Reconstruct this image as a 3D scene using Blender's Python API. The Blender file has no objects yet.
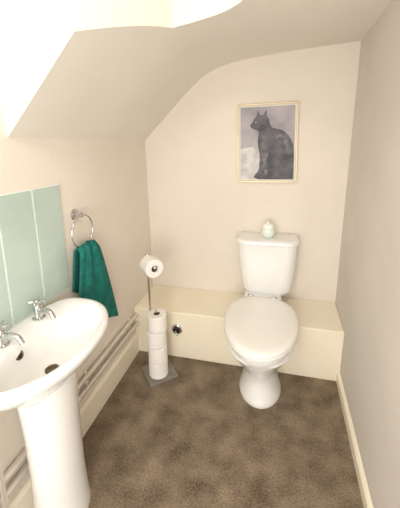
import bpy, bmesh, math, random
from mathutils import Vector as V, Matrix
random.seed(4)
scn=bpy.context.scene
try: scn.view_settings.view_transform='Standard'
except Exception: pass
XL,XR,YB,YF,ZC=-.97,.47,2.15,-.7,2.62

# ---------- materials ----------
def lin(c):
    return tuple((x/255/12.92 if x/255<=.04045 else ((x/255+.055)/1.055)**2.4) for x in c)+(1,)
def mat(name,c,rough=.6,metal=0,c2=None,scale=8,bump=0,bscale=60,detail=4,trans=0,coat=0,lo=.35,hi=.65):
    m=bpy.data.materials.new(name); m.use_nodes=True; nt=m.node_tree; b=nt.nodes['Principled BSDF']
    b.inputs['Base Color'].default_value=lin(c); b.inputs['Roughness'].default_value=rough; b.inputs['Metallic'].default_value=metal
    if trans: b.inputs['Transmission Weight'].default_value=trans
    if coat: b.inputs['Coat Weight'].default_value=coat
    tc=nt.nodes.new('ShaderNodeTexCoord')
    n=nt.nodes.new('ShaderNodeTexNoise'); n.inputs['Scale'].default_value=scale; n.inputs['Detail'].default_value=detail
    nt.links.new(tc.outputs['Object'],n.inputs['Vector'])
    r=nt.nodes.new('ShaderNodeValToRGB'); r.color_ramp.elements[0].position=lo; r.color_ramp.elements[1].position=hi
    r.color_ramp.elements[0].color=lin(c); r.color_ramp.elements[1].color=lin(c2 or tuple(min(255,x+2) for x in c))
    nt.links.new(n.outputs['Fac'],r.inputs['Fac']); nt.links.new(r.outputs['Color'],b.inputs['Base Color'])
    if bump:
        n2=nt.nodes.new('ShaderNodeTexNoise'); n2.inputs['Scale'].default_value=bscale; n2.inputs['Detail'].default_value=3
        nt.links.new(tc.outputs['Object'],n2.inputs['Vector'])
        bp=nt.nodes.new('ShaderNodeBump'); bp.inputs['Strength'].default_value=bump; bp.inputs['Distance'].default_value=.01
        nt.links.new(n2.outputs['Fac'],bp.inputs['Height']); nt.links.new(bp.outputs['Normal'],b.inputs['Normal'])
    return m
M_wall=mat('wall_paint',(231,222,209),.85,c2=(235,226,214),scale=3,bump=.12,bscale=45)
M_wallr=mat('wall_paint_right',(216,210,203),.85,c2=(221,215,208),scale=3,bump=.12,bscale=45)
M_soff=mat('soffit_shaded_white',(230,224,214),.85,c2=(235,229,219),scale=2,bump=.1,bscale=14)  # same white as the stairwell, with the underside's shade mixed into the colour
M_ceil=mat('white_paint',(240,235,222),.8,c2=(244,239,228),scale=2,bump=.08,bscale=30)
M_ledge=mat('cream_gloss',(247,237,214),.45,c2=(250,241,220),scale=4)
M_skirt=mat('cream_trim',(246,237,216),.4,c2=(249,241,222),scale=4)
M_cer=mat('white_ceramic',(244,243,241),.12,coat=.5)
M_seat=mat('seat_plastic',(243,240,235),.25)
M_chrome=mat('chrome',(205,205,205),.15,1)
M_brass=mat('worn_waste_metal',(104,90,68),.3,1)
M_pipe=mat('pipe_metal',(226,220,210),.35,.6)
M_tile=mat('frosted_mint_tile',(178,196,188),.3,c2=(190,206,198),scale=5)
M_grout=mat('grout',(240,243,239),.7)
M_towel=mat('teal_terry',(12,108,99),.95,c2=(26,134,123),scale=28,bump=.8,bscale=260)
M_towel2=mat('teal_band',(9,90,84),.8,c2=(16,104,97),scale=60,bump=.3,bscale=300)
M_paper=mat('tissue_paper',(246,242,236),.95,bump=.25,bscale=150)
M_card=mat('cardboard',(150,125,98),.9)
M_stone=mat('grey_base',(122,118,110),.5,c2=(138,133,124),scale=20)
M_dark=mat('black_rubber_and_hole_shade',(18,17,16),.5)  # rubber of the outlet cap, also the painted dark of the overflow opening
M_frame=mat('pale_gold_frame',(216,199,168),.35,.3)
M_mount=mat('mount_card',(238,232,220),.8)
M_art=mat('art_background',(134,128,134),.5,c2=(190,184,187),scale=5,detail=8,lo=.3,hi=.7)
M_cat=mat('art_cat_dark',(60,58,64),.5,c2=(112,108,115),scale=14,detail=10,lo=.38,hi=.75)
M_catl=mat('art_fur_light',(78,75,82),.5,c2=(128,124,130),scale=30,detail=10)
M_arts=mat('art_snow',(178,172,176),.5,c2=(222,217,216),scale=14,detail=9)
M_eye=mat('art_eye',(180,172,140),.5)
M_candle=mat('pale_glass',(226,238,228),.15,c2=(234,243,235),scale=20,coat=.6)
M_wax=mat('wax',(250,250,244),.5)

# carpet
def carpet():
    m=bpy.data.materials.new('carpet'); m.use_nodes=True; nt=m.node_tree; b=nt.nodes['Principled BSDF']
    b.inputs['Roughness'].default_value=1
    tc=nt.nodes.new('ShaderNodeTexCoord')
    def noise(s,d):
        n=nt.nodes.new('ShaderNodeTexNoise'); n.inputs['Scale'].default_value=s; n.inputs['Detail'].default_value=d
        nt.links.new(tc.outputs['Object'],n.inputs['Vector']); return n
    n1=noise(8,10); n2=noise(120,3)
    mx=nt.nodes.new('ShaderNodeMath'); mx.operation='MULTIPLY_ADD'; mx.inputs[1].default_value=.45
    nt.links.new(n2.outputs['Fac'],mx.inputs[0])
    m2=nt.nodes.new('ShaderNodeMath'); m2.operation='MULTIPLY'; m2.inputs[1].default_value=.55
    nt.links.new(n1.outputs['Fac'],m2.inputs[0]); nt.links.new(m2.outputs[0],mx.inputs[2])
    r=nt.nodes.new('ShaderNodeValToRGB'); e=r.color_ramp.elements
    e[0].position=.36; e[0].color=lin((92,78,62)); e[1].position=.66; e[1].color=lin((156,139,117))
    nt.links.new(mx.outputs[0],r.inputs['Fac']); nt.links.new(r.outputs['Color'],b.inputs['Base Color'])
    bp=nt.nodes.new('ShaderNodeBump'); bp.inputs['Strength'].default_value=.6; bp.inputs['Distance'].default_value=.008
    nt.links.new(n2.outputs['Fac'],bp.inputs['Height']); nt.links.new(bp.outputs['Normal'],b.inputs['Normal'])
    return m
M_carpet=carpet()

# ---------- helpers ----------
def empty(name,loc=(0,0,0)):
    o=bpy.data.objects.new(name,None); o.empty_display_size=.05; scn.collection.objects.link(o); return o
def obj(name,verts,faces,m,parent=None,smooth=False,bevel=0,sub=0,seg=2):
    me=bpy.data.meshes.new(name); me.from_pydata([tuple(v) for v in verts],[],faces); 
    bm=bmesh.new(); bm.from_mesh(me); bmesh.ops.remove_doubles(bm,verts=bm.verts,dist=1e-6); bmesh.ops.recalc_face_normals(bm,faces=bm.faces); bm.to_mesh(me); bm.free()
    me.materials.append(m)
    o=bpy.data.objects.new(name,me); scn.collection.objects.link(o)
    if smooth:
        for p in me.polygons: p.use_smooth=True
    if bevel:
        b=o.modifiers.new('b','BEVEL'); b.width=bevel; b.segments=seg; b.limit_method='ANGLE'
    if sub:
        s=o.modifiers.new('s','SUBSURF'); s.levels=sub; s.render_levels=sub
    if parent: o.parent=parent
    return o
BF=[(0,1,3,2),(4,6,7,5),(0,4,5,1),(2,3,7,6),(0,2,6,4),(1,5,7,3)]
def box(name,a,b,m,parent=None,bevel=0,rotz=0,seg=2):
    c=[(a[i]+b[i])/2 for i in range(3)]
    vs=[]
    for x in (a[0],b[0]):
        for y in (a[1],b[1]):
            for z in (a[2],b[2]):
                dx,dy=x-c[0],y-c[1]
                vs.append((c[0]+dx*math.cos(rotz)-dy*math.sin(rotz),c[1]+dx*math.sin(rotz)+dy*math.cos(rotz),z))
    return obj(name,vs,BF,m,parent,bevel=bevel,seg=seg)
def loft(name,rings,m,parent=None,cap0=True,cap1=True,smooth=True,sub=0,autos=None):
    n=len(rings[0]); vs=[p for r in rings for p in r]; fs=[]
    for i in range(len(rings)-1):
        for j in range(n):
            k=(j+1)%n; fs.append((i*n+j,i*n+k,(i+1)*n+k,(i+1)*n+j))
    if cap0: fs.append(tuple(range(n))[::-1])
    if cap1: fs.append(tuple((len(rings)-1)*n+j for j in range(n)))
    o=obj(name,vs,fs,m,parent,smooth=smooth,sub=sub)
    if smooth:
        try:
            o.data.set_sharp_from_angle(angle=math.radians(autos or 45))
        except Exception: pass
    return o
def lathe(name,prof,center,m,parent=None,axis=(0,0,1),n=32,closed=False,autos=40):
    ax=V(axis).normalized(); t=V((1,0,0)) if abs(ax.x)<.9 else V((0,1,0))
    e1=ax.cross(t).normalized(); e2=ax.cross(e1); c=V(center)
    rings=[[c+ax*h+(e1*math.cos(2*math.pi*i/n)+e2*math.sin(2*math.pi*i/n))*r for i in range(n)] for r,h in prof]
    if closed: rings.append(rings[0])
    return loft(name,rings,m,parent,cap0=not closed,cap1=not closed,autos=autos)
def tube(name,pts,r,m,parent=None,n=16,taper=None):
    pts=[V(p) for p in pts]; rings=[]
    prev=None
    for i,p in enumerate(pts):
        d=(pts[min(i+1,len(pts)-1)]-pts[max(i-1,0)]).normalized()
        if prev is None:
            t=V((0,0,1)) if abs(d.z)<.9 else V((1,0,0)); e1=d.cross(t).normalized()
        else:
            e1=(prev-d*prev.dot(d)).normalized()
        prev=e1; e2=d.cross(e1); rr=r if taper is None else r*taper[i]
        rings.append([p+(e1*math.cos(2*math.pi*k/n)+e2*math.sin(2*math.pi*k/n))*rr for k in range(n)])
    return loft(name,rings,m,parent)
def torus(name,c,R,r,normal,m,parent=None,n=48):
    nn=V(normal).normalized(); t=V((0,0,1)) if abs(nn.z)<.9 else V((1,0,0)); e1=nn.cross(t).normalized(); e2=nn.cross(e1); c=V(c)
    rings=[]
    for i in range(n+1):
        a=2*math.pi*(i%n)/n; d=e1*math.cos(a)+e2*math.sin(a)
        rings.append([c+d*R+(d*math.cos(2*math.pi*k/12)+nn*math.sin(2*math.pi*k/12))*r for k in range(12)])
    return loft(name,rings,m,parent,cap0=False,cap1=False)
def interp(tab,x):
    if x<=tab[0][0]: return tab[0][1]
    for (a,b),(c,d) in zip(tab,tab[1:]):
        if x<=c: return b+(d-b)*(x-a)/(c-a)
    return tab[-1][1]
def catmull(pts,n=8):
    P=[pts[0]]+list(pts)+[pts[-1]]; out=[]
    for i in range(1,len(P)-2):
        p0,p1,p2,p3=[V(p) for p in P[i-1:i+3]]
        for k in range(n):
            t=k/n; out.append(.5*((2*p1)+(p2-p0)*t+(2*p0-5*p1+4*p2-p3)*t*t+(3*p1-p0-3*p2+p3)*t**3))
    out.append(V(P[-2])); return out

# ---------- room shell ----------
T=.08
def xr(y,z): return .437-.03*(YB-y)/1.05+.034*z      # right wall runs slightly out of square and out of plumb
box('floor',(XL-T,YF,-.06),(.6,YB+T,0),M_carpet)
box('wall_left',(XL-T,YF,0),(XL,YB+T,ZC),M_wall)
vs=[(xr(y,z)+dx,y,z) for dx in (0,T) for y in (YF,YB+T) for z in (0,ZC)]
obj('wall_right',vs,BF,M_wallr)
box('wall_back',(XL,YB,0),(XR+.05,YB+T,ZC),M_wall)
# sloping underside of the stairs
prof=catmull([(-.97,1.545,0),(-.75,1.755,0),(-.56,1.93,0),(-.42,2.015,0),(-.24,2.06,0),(.1,2.09,0),(.53,2.11,0)],6)
ptab=[(p.x,p.y) for p in prof]
curve=[(-.44,1.33)]+[(p.x,p.y) for p in catmull([(-.44,1.33,0),(-.36,1.375,0),(-.26,1.385,0),(-.17,1.35,0),(-.09,1.26,0),(-.03,1.12,0),(0,.95,0)],6)][1:]
edge=[(-.97,.92),(-.63,.90)]+curve+[(.01,.5),(.015,YF)]
xs=sorted(set([round(-.97+i*.02,4) for i in range(75)]+[e[0] for e in edge]+[.53]))
xs=[x for x in xs if x<=.53]
vs=[];fs=[]
for x in xs:
    z=interp(ptab,x); ye=interp(edge,x); ny=10
    for j in range(ny+1):
        vs.append((x,ye+(YB-ye)*j/ny,z))
for i in range(len(xs)-1):
    for j in range(10):
        a=i*11+j; fs.append((a,a+1,a+12,a+11))
obj('ceiling_stair_soffit',vs,fs,M_soff,smooth=True)
# vertical plaster face of the stairwell above the soffit edge
ed=[]
for (a,b) in zip(edge,edge[1:]):
    k=10 if abs(b[0]-a[0])>.1 else 1
    for i in range(k): ed.append((a[0]+(b[0]-a[0])*i/k,a[1]+(b[1]-a[1])*i/k))
ed.append(edge[-1])
vs=[];fs=[]
for (x,y) in ed:
    vs+= [(x,y,interp(ptab,x)),(x,y,ZC)]
for i in range(len(ed)-1): fs.append((2*i,2*i+1,2*i+3,2*i+2))
o=obj('wall_stairwell',vs,fs,M_ceil,smooth=True)
try: o.data.set_sharp_from_angle(angle=math.radians(40))
except Exception: pass
box('ceiling',(XL,YF,ZC),(XR,YB,ZC+.05),M_ceil)
# boxed ledge
LY=1.79
vs=[(x,y,z) if x<0 else (xr(y,z)-.0005,y,z) for x in (XL+.0005,1) for y in (LY,YB-.0005) for z in (0,.35)]
obj('ledge_boxing',vs,BF,M_ledge,bevel=.006)
# skirtings
def skirt(name,a,b,h,side):
    t=.02
    vs=[]
    for yy in (a,b):
        xo=XL+.0005 if side=='l' else xr(yy,0)-.0005
        s=1 if side=='l' else -1
        pts=[(xo,0),(xo+s*t,0),(xo+s*t,h-.015),(xo+s*(t-.006),h-.006),(xo+s*(t-.012),h),(xo,h)]
        vs+=[(p[0],yy,p[1]) for p in pts]
    n=6
    fs=[(i,(i+1)%n,n+(i+1)%n,n+i) for i in range(n)]+[tuple(range(n)),tuple(range(n,2*n))]
    obj(name,vs,fs,M_skirt)
skirt('baseboard_left',YF,LY,.15,'l'); skirt('baseboard_right',YF,LY,.075,'r')

# ---------- tiles ----------
tp=empty('tile_splashback')
box('grout',(XL+.0005,.15,.825),(XL+.006,1.156,1.34),M_grout,tp)
y=1.15; i=0
while y-.16>.15:
    box('tile_%d'%i,(XL+.002,y-.157,.832),(XL+.010,y,1.335),M_tile,tp,bevel=.002); y-=.165; i+=1

# ---------- framed picture ----------
fp=empty('framed_cat_picture')
x0,x1,z0,z1=-.256,.154,1.225,1.77; yb=YB; fw=.012
for nm,a,b in [('frame_left',(x0,yb-.022,z0),(x0+fw,yb,z1)),('frame_right',(x1-fw,yb-.022,z0),(x1,yb,z1)),('frame_bottom',(x0+fw,yb-.022,z0),(x1-fw,yb,z0+fw)),('frame_top',(x0+fw,yb-.022,z1-fw),(x1-fw,yb,z1))]:
    box(nm,a,b,M_frame,fp,bevel=.003)
box('mount',(x0+fw,yb-.008,z0+fw),(x1-fw,yb,z1-fw),M_mount,fp)
mw=.010; ax0,ax1,az0,az1=x0+fw+mw,x1-fw-mw,z0+fw+mw,z1-fw-mw
box('print',(ax0,yb-.010,az0),(ax1,yb-.0075,az1),M_art,fp)
def art(name,uv,m,dy,sm=4,jag=0):
    pts=catmull([(u,v,0) for u,v in uv]+[(uv[0][0],uv[0][1],0)],sm)[:-1]
    rg=random.Random(name)
    if jag: pts=[p+V((rg.uniform(-jag,jag),rg.uniform(-jag,jag),0)) for p in pts]
    vs=[(ax0+(ax1-ax0)*min(1,max(0,p.x)),yb-.0101-dy,az0+(az1-az0)*min(1,max(0,p.y))) for p in pts]
    obj(name,vs,[tuple(range(len(vs)))],m,fp)
art('print_snow',[(0,0),(.5,0),(.44,.12),(.42,.22),(.38,.34),(.30,.42),(.2,.46),(.08,.44),(0,.40)],M_arts,.0002,6,.012)
# sitting cat in profile, looking left
art('print_cat',[(.34,0),(.98,0),(1,.2),(.99,.42),(.94,.55),(.86,.63),(.76,.68),(.66,.70),(.595,.72),(.555,.755),(.545,.80),(.52,.845),
  (.495,.87),(.482,.945),(.425,.89),(.37,.89),(.335,.945),(.300,.875),(.262,.84),(.234,.80),(.200,.775),(.185,.750),(.200,.728),(.235,.710),(.275,.690),(.33,.675),(.345,.63),(.330,.55),(.335,.46),(.36,.36),(.365,.24),(.35,.14),(.29,.075),(.26,.03)],M_cat,.0005,5,.003)
art('print_cat_chest',[(.44,.62),(.50,.54),(.53,.40),(.50,.26),(.53,.14),(.49,.06),(.44,.16),(.42,.34),(.40,.48)],M_catl,.0008,6,.012)
art('print_cat_back',[(.60,.66),(.74,.63),(.86,.55),(.93,.42),(.90,.34),(.82,.46),(.70,.56)],M_catl,.0008,6,.012)
art('print_cat_eye',[(.272,.795),(.290,.806),(.308,.797),(.290,.789)],M_eye,.0011,3)

# ---------- toilet ----------
wc=empty('toilet'); TX=-.062
def egg(yf,ybk,hw,z,n=56,cx=TX,pw=2.6,pos=.58):
    """plan outline: elliptical nose, squarer back"""
    ym=yf+(ybk-yf)*pos; out=[]
    for i in range(n):
        a=2*math.pi*i/n; c,s=math.cos(a),math.sin(a)
        if s<0: out.append(V((cx+hw*c,ym+(ym-yf)*s,z)))
        else:
            e=2/pw; out.append(V((cx+hw*math.copysign(abs(c)**e,c),ym+(ybk-ym)*abs(s)**e,z)))
    return out
PB=LY-.004
pan=[egg(1.487,PB,.127,0),egg(1.482,PB,.129,.012),egg(1.49,PB,.121,.03),egg(1.515,PB,.108,.09),egg(1.52,PB,.104,.15),egg(1.50,PB,.115,.20),
 egg(1.46,PB,.145,.255),egg(1.41,PB,.174,.31),egg(1.375,PB,.192,.352),egg(1.37,1.95,.194,.356),egg(1.355,1.96,.200,.39),egg(1.353,1.962,.201,.408),egg(1.36,1.955,.195,.415)]
loft('pan',pan,M_cer,wc,autos=50)
box('cistern_shelf',(TX-.13,1.90,.353),(TX+.13,2.13,.45),M_cer,wc,bevel=.02,seg=4)
loft('seat',[egg(1.345,1.93,.212,.415),egg(1.337,1.935,.219,.420),egg(1.337,1.935,.219,.432),egg(1.343,1.93,.213,.437)],M_seat,wc,autos=60)
loft('lid',[egg(1.347,1.925,.210,.4395),egg(1.335,1.93,.220,.4435),egg(1.335,1.93,.220,.452),egg(1.343,1.925,.212,.460),egg(1.375,1.905,.182,.4655),egg(1.447,1.855,.123,.468)],M_seat,wc,autos=60)
for s in (-1,1):
    lathe('hinge_%d'%(s+2),[(.012,-.02),(.014,-.016),(.014,.016),(.012,.02)],(TX+s*.08,1.945,.445),M_chrome,wc,axis=(1,0,0))
CX=-.038
def rr(yf,ybk,hw,z,rad,cx=CX,k=8):
    out=[]
    for (sx,yy,a0) in [(1,ybk,0),(-1,ybk,90),(-1,yf,180),(1,yf,270)]:
        r=rad if yy==yf else min(rad,.02)
        cxx=cx+sx*(hw-r); cy=yy-r if yy==ybk else yy+r
        for i in range(k+1):
            a=math.radians(a0+90*i/k); out.append(V((cxx+r*math.cos(a),cy+r*math.sin(a),z)))
    return out
loft('cistern',[rr(2.0,2.14,.135,.440,.06),rr(1.985,2.14,.158,.448,.07),rr(1.975,2.145,.174,.48,.075),rr(1.955,2.145,.192,.64,.075),rr(1.945,2.145,.200,.79,.075),rr(1.945,2.145,.200,.82,.075)],M_cer,wc,autos=50)
loft('cistern_lid',[rr(1.94,2.146,.202,.821,.078),rr(1.93,2.146,.213,.826,.08),rr(1.93,2.146,.213,.844,.08),rr(1.938,2.142,.206,.852,.078),rr(1.96,2.13,.18,.856,.07)],M_cer,wc,autos=50)
# candle jar
cj=empty('candle_jar')
def ribbed(r,z,n=64): return [V((-.032+(r+.0012*math.cos(16*2*math.pi*i/n))*math.cos(2*math.pi*i/n),2.035+(r+.0012*math.cos(16*2*math.pi*i/n))*math.sin(2*math.pi*i/n),z)) for i in range(n)]
loft('jar',[ribbed(.028,.856),ribbed(.036,.862),ribbed(.044,.882),ribbed(.045,.900),ribbed(.040,.918),ribbed(.037,.922)],M_candle,cj,autos=70)
lathe('lid',[(.038,.922),(.040,.926),(.036,.942),(.024,.952),(.008,.955),(.008,.960),(.011,.965),(.006,.971)],(-.032,2.035,0),M_wax,cj)

# waste pipe fitting in ledge
wp=empty('waste_pipe_outlet'); hc=V((-.645,LY,.222))
lathe('flange',[(.024,0),(.038,0),(.038,.006),(.032,.012),(.026,.012),(.024,0)],hc,M_chrome,wp,axis=(0,-1,0))
lathe('cap',[(.027,0),(.027,.014),(.020,.018)],hc,M_dark,wp,axis=(0,-1,0))
tube('elbow',catmull([hc+V((0,-.012,0)),hc+V((0,-.03,-.002)),hc+V((.010,-.040,-.010)),hc+V((.015,-.042,-.02))]),.006,M_chrome,wp)

# ---------- toilet roll stand ----------
st=empty('toilet_roll_stand')
box('base',(-.72-.095,1.62-.095,0),(-.72+.095,1.62+.095,.016),M_stone,st,bevel=.004,rotz=math.radians(42))
PX,PY=-.775,1.65
ax=V((.72,-.69,0)).normalized()
tube('pole',[(PX,PY,.014),(PX,PY,.81)],.0075,M_chrome,st)
lathe('finial',[(.006,0),(.011,.006),(.012,.014),(.008,.022)],(PX,PY,.805),M_chrome,st)
a0=V((PX,PY,.775))
tube('arm',[a0,a0+ax*.12],.006,M_chrome,st)
lathe('arm_end',[(.006,0),(.012,.003),(.012,.010),(.006,.014)],a0+ax*.12,M_chrome,st,axis=ax)
def roll(name,c,axis,par,r=.056,h=.1,ri=.021):
    lathe(name,[(ri,0),(r-.003,0),(r,.003),(r,h-.003),(r-.003,h),(ri,h)],c,M_paper,par,axis=axis,closed=True,n=40)
    lathe(name+'_core',[(ri-.0015,.001),(ri,.001),(ri,h-.001),(ri-.0015,h-.001)],c,M_card,par,axis=axis,closed=True,n=32)
roll('roll_hanging',a0+ax*.012+V((0,0,-.012)),ax,st,r=.058)
SX,SY=-.715,1.605
for i in range(4): roll('roll_%d'%i,(SX+random.uniform(-.004,.004),SY+random.uniform(-.004,.004),.017+i*.108),(0,0,1),st,r=.062,h=.104)
tube('spindle',[(SX,SY,.014),(SX,SY,.47)],.006,M_chrome,st)

# ---------- pipes on left wall ----------
pp=empty('heating_pipes')
for k,z in enumerate((.300,.235)):
    tube('pipe_%d'%k,[(XL+.022,YF,z),(XL+.022,LY-.002,z)],.014,M_pipe,pp)
for yy in (1.7,1.2,.4,-.2):
    box('clip_%d'%int(yy*10+10),(XL+.001,yy-.008,.215),(XL+.012,yy+.008,.320),M_skirt,pp,bevel=.003)
bp=empty('basin_pipes')
for k,yy in enumerate((.60,.655)):
    tube('supply_%d'%k,[(XL+.050,yy,.0),(XL+.050,yy,.66)],.009,M_pipe if k else M_chrome,bp)

# ---------- towel ring + towel ----------
tr=empty('towel_ring')
ry,rz=1.245,1.088
lathe('rosette',[(.028,0),(.028,.006),(.020,.012),(.012,.016),(.010,.034),(.014,.038),(.014,.05),(.008,.055)],(XL,ry,rz+.085),M_chrome,tr,axis=(1,0,0))
torus('ring',(XL+.043,ry,rz),.083,.0048,(1,0,0),M_chrome,tr)
tw=empty('hand_towel')
def towel_sheet(name,top,bl,xoff,amp,m,band=False,t0=0,t1=1):
    ns,nt_=28,36; vs=[];fs=[]
    for j in range(nt_+1):
        t=t0+(t1-t0)*j/nt_
        for i in range(ns+1):
            s=i/ns
            ty=top[0][0]+(top[1][0]-top[0][0])*s; tz=top[0][1]+(top[1][1]-top[0][1])*s+.012*math.sin(math.pi*s)
            by=interp([(q[2],q[0]) for q in bl],s); bz=interp([(q[2],q[1]) for q in bl],s)
            e=t**.85
            y=ty+(by-ty)*e; z=tz+(bz-tz)*t
            x=XL+.043+xoff+amp*(1-.5*t)*math.sin(s*9+1.2*t)*.6+amp*.5*math.sin(s*19+2*t)-.012*t
            x+=.012*math.sin(math.pi*s)
            if t<.08 and t0==0: x-= (.08-t)/.08*(.02 if xoff>0 else -.02)*1
            vs.append((x,y,z))
    for j in range(nt_):
        for i in range(ns):
            a=j*(ns+1)+i; fs.append((a,a+1,a+ns+2,a+ns+1))
    o=obj(name,vs,fs,m,tw,smooth=True)
    s=o.modifiers.new('so','SOLIDIFY'); s.thickness=.006; s.offset=0
    return o
botF=[(1.149,.785,0),(1.262,.665,.38),(1.372,.535,.68),(1.492,.475,1)]
towel_sheet('front_layer',[(1.185,1.018),(1.325,1.018)],botF,.018,.012,M_towel)
towel_sheet('back_layer',[(1.190,1.016),(1.32,1.016)],[(1.16,.80,0),(1.27,.72,.38),(1.36,.62,.68),(1.455,.56,1)],-.020,.005,M_towel2)

# ---------- basin ----------
wb=empty('pedestal_washbasin')
BY=.805
def bas(xb,xf,hy,z,pw=3.2,n=64,xm=-.83,pf=2.1):
    out=[]
    for i in range(n):
        a=2*math.pi*i/n; c,s=math.cos(a),math.sin(a)
        if c>=0:
            e=2/pf; out.append(V((xm+(xf-xm)*abs(c)**e,BY+hy*math.copysign(abs(s)**e,s),z)))
        else:
            e=2/pw; out.append(V((xm-(xm-xb)*abs(c)**e,BY+hy*math.copysign(abs(s)**e,s),z)))
    return out
def ell(cx,a,b,z,n=64):
    return [V((cx+a*math.cos(2*math.pi*i/n),BY+b*math.sin(2*math.pi*i/n),z)) for i in range(n)]
bw=XL+.001
rings=[bas(bw+.03,-.77,.09,.60),bas(bw+.02,-.75,.12,.64),bas(bw+.01,-.70,.19,.70),bas(bw,-.635,.255,.755),bas(bw,-.612,.280,.79),bas(bw,-.606,.284,.808),bas(bw,-.608,.282,.818),bas(bw+.004,-.617,.273,.824),
 bas(bw+.012,-.629,.262,.822),
 ell(-.760,.126,.236,.818),ell(-.762,.117,.222,.806),ell(-.767,.107,.205,.775),ell(-.777,.090,.170,.735),ell(-.785,.07,.12,.705),ell(-.79,.04,.06,.693),ell(-.79,.024,.024,.690)]
loft('bowl',rings,M_cer,wb,autos=60)
def ped(z,rx,ry_,cx=-.834): return [V((cx+rx*math.cos(2*math.pi*i/48),BY+.018+ry_*math.sin(2*math.pi*i/48),z)) for i in range(48)]
loft('pedestal',[ped(0,.098,.120),ped(.02,.098,.120),ped(.05,.094,.114),ped(.2,.090,.107),ped(.45,.092,.108),ped(.56,.095,.115),ped(.64,.097,.125)],M_cer,wb)
lathe('waste',[(.024,0),(.024,.003),(.018,.004),(.014,.001),(.004,.001)],(-.79,BY,.6905),M_brass,wb)
lathe('overflow',[(.018,0),(.018,.004),(.013,.005),(.011,.002)],(-.874,BY-.055,.778),M_brass,wb,axis=(.85,0,.5))
lathe('overflow_hole_dark',[(.011,0),(.011,.003)],(-.874,BY-.055,.779),M_dark,wb,axis=(.85,0,.5))  # solid black disc, the shade inside the opening given as colour
for k,(yy,hd) in enumerate([(.905,-.1),(.735,.1)]):
    b=V((-.920,yy,.822))
    lathe('tap_body_%d'%k,[(.024,0),(.024,.004),(.017,.008),(.015,.03),(.017,.045),(.015,.055),(.009,.06),(.009,.068)],b,M_chrome,wb)
    dr=V((1,hd,0)).normalized()
    tube('tap_spout_%d'%k,catmull([b+V((0,0,.028)),b+dr*.03+V((0,0,.04)),b+dr*.065+V((0,0,.036)),b+dr*.082+V((0,0,.012))],6),.0095,M_chrome,wb)
    # cross head with four arms
    hp=b+V((0,0,.072))
    lathe('tap_hub_%d'%k,[(.012,-.008),(.014,0),(.012,.008),(.006,.011)],hp,M_chrome,wb)
    for q in range(4):
        a=q*math.pi/2+.4; dd=V((math.cos(a),math.sin(a),0))
        tube('tap_arm_%d_%d'%(k,q),[hp+dd*.008,hp+dd*.018,hp+dd*.028,hp+dd*.031],.006,M_chrome,wb,taper=[.7,.8,1.1,.6])

# ---------- lights ----------
w=bpy.data.worlds.new('World'); scn.world=w; w.use_nodes=True
w.node_tree.nodes['Background'].inputs[0].default_value=(1,.98,.95,1); w.node_tree.nodes['Background'].inputs[1].default_value=1.6
def area(name,loc,tgt,size,e,col=(1,.965,.91)):
    l=bpy.data.lights.new(name,'AREA'); l.shape='DISK'; l.size=size; l.energy=e; l.color=col
    o=bpy.data.objects.new(name,l); scn.collection.objects.link(o); o.location=loc
    o.rotation_euler=(V(tgt)-V(loc)).to_track_quat('-Z','Y').to_euler(); return o
area('ceiling_light',(-.3,.0,2.5),(-.3,.5,0),.4,8)
area('doorway_light',(-.2,-.65,1.2),(-.2,2,1.05),1.0,22)

# ---------- camera ----------
f=295.;th=math.radians(10);ps=math.radians(14.2);ro=math.radians(1.46);H=1.5
F0=V((-math.sin(ps),math.cos(ps),0));Z=V((0,0,1))
F=math.cos(th)*F0-math.sin(th)*Z
R0=V((math.cos(ps),math.sin(ps),0));U0=R0.cross(F)
R=R0*math.cos(ro)-U0*math.sin(ro);U=U0*math.cos(ro)+R0*math.sin(ro)
cam=bpy.data.cameras.new('camera'); co=bpy.data.objects.new('camera',cam); scn.collection.objects.link(co)
cam.sensor_width=36; cam.sensor_fit='AUTO'; cam.lens=f/508*36; cam.shift_y=-57/508; cam.clip_start=.02
m=Matrix((R,U,-F)).transposed().to_4x4(); m.translation=V((0,0,H)); co.matrix_world=m
scn.camera=co
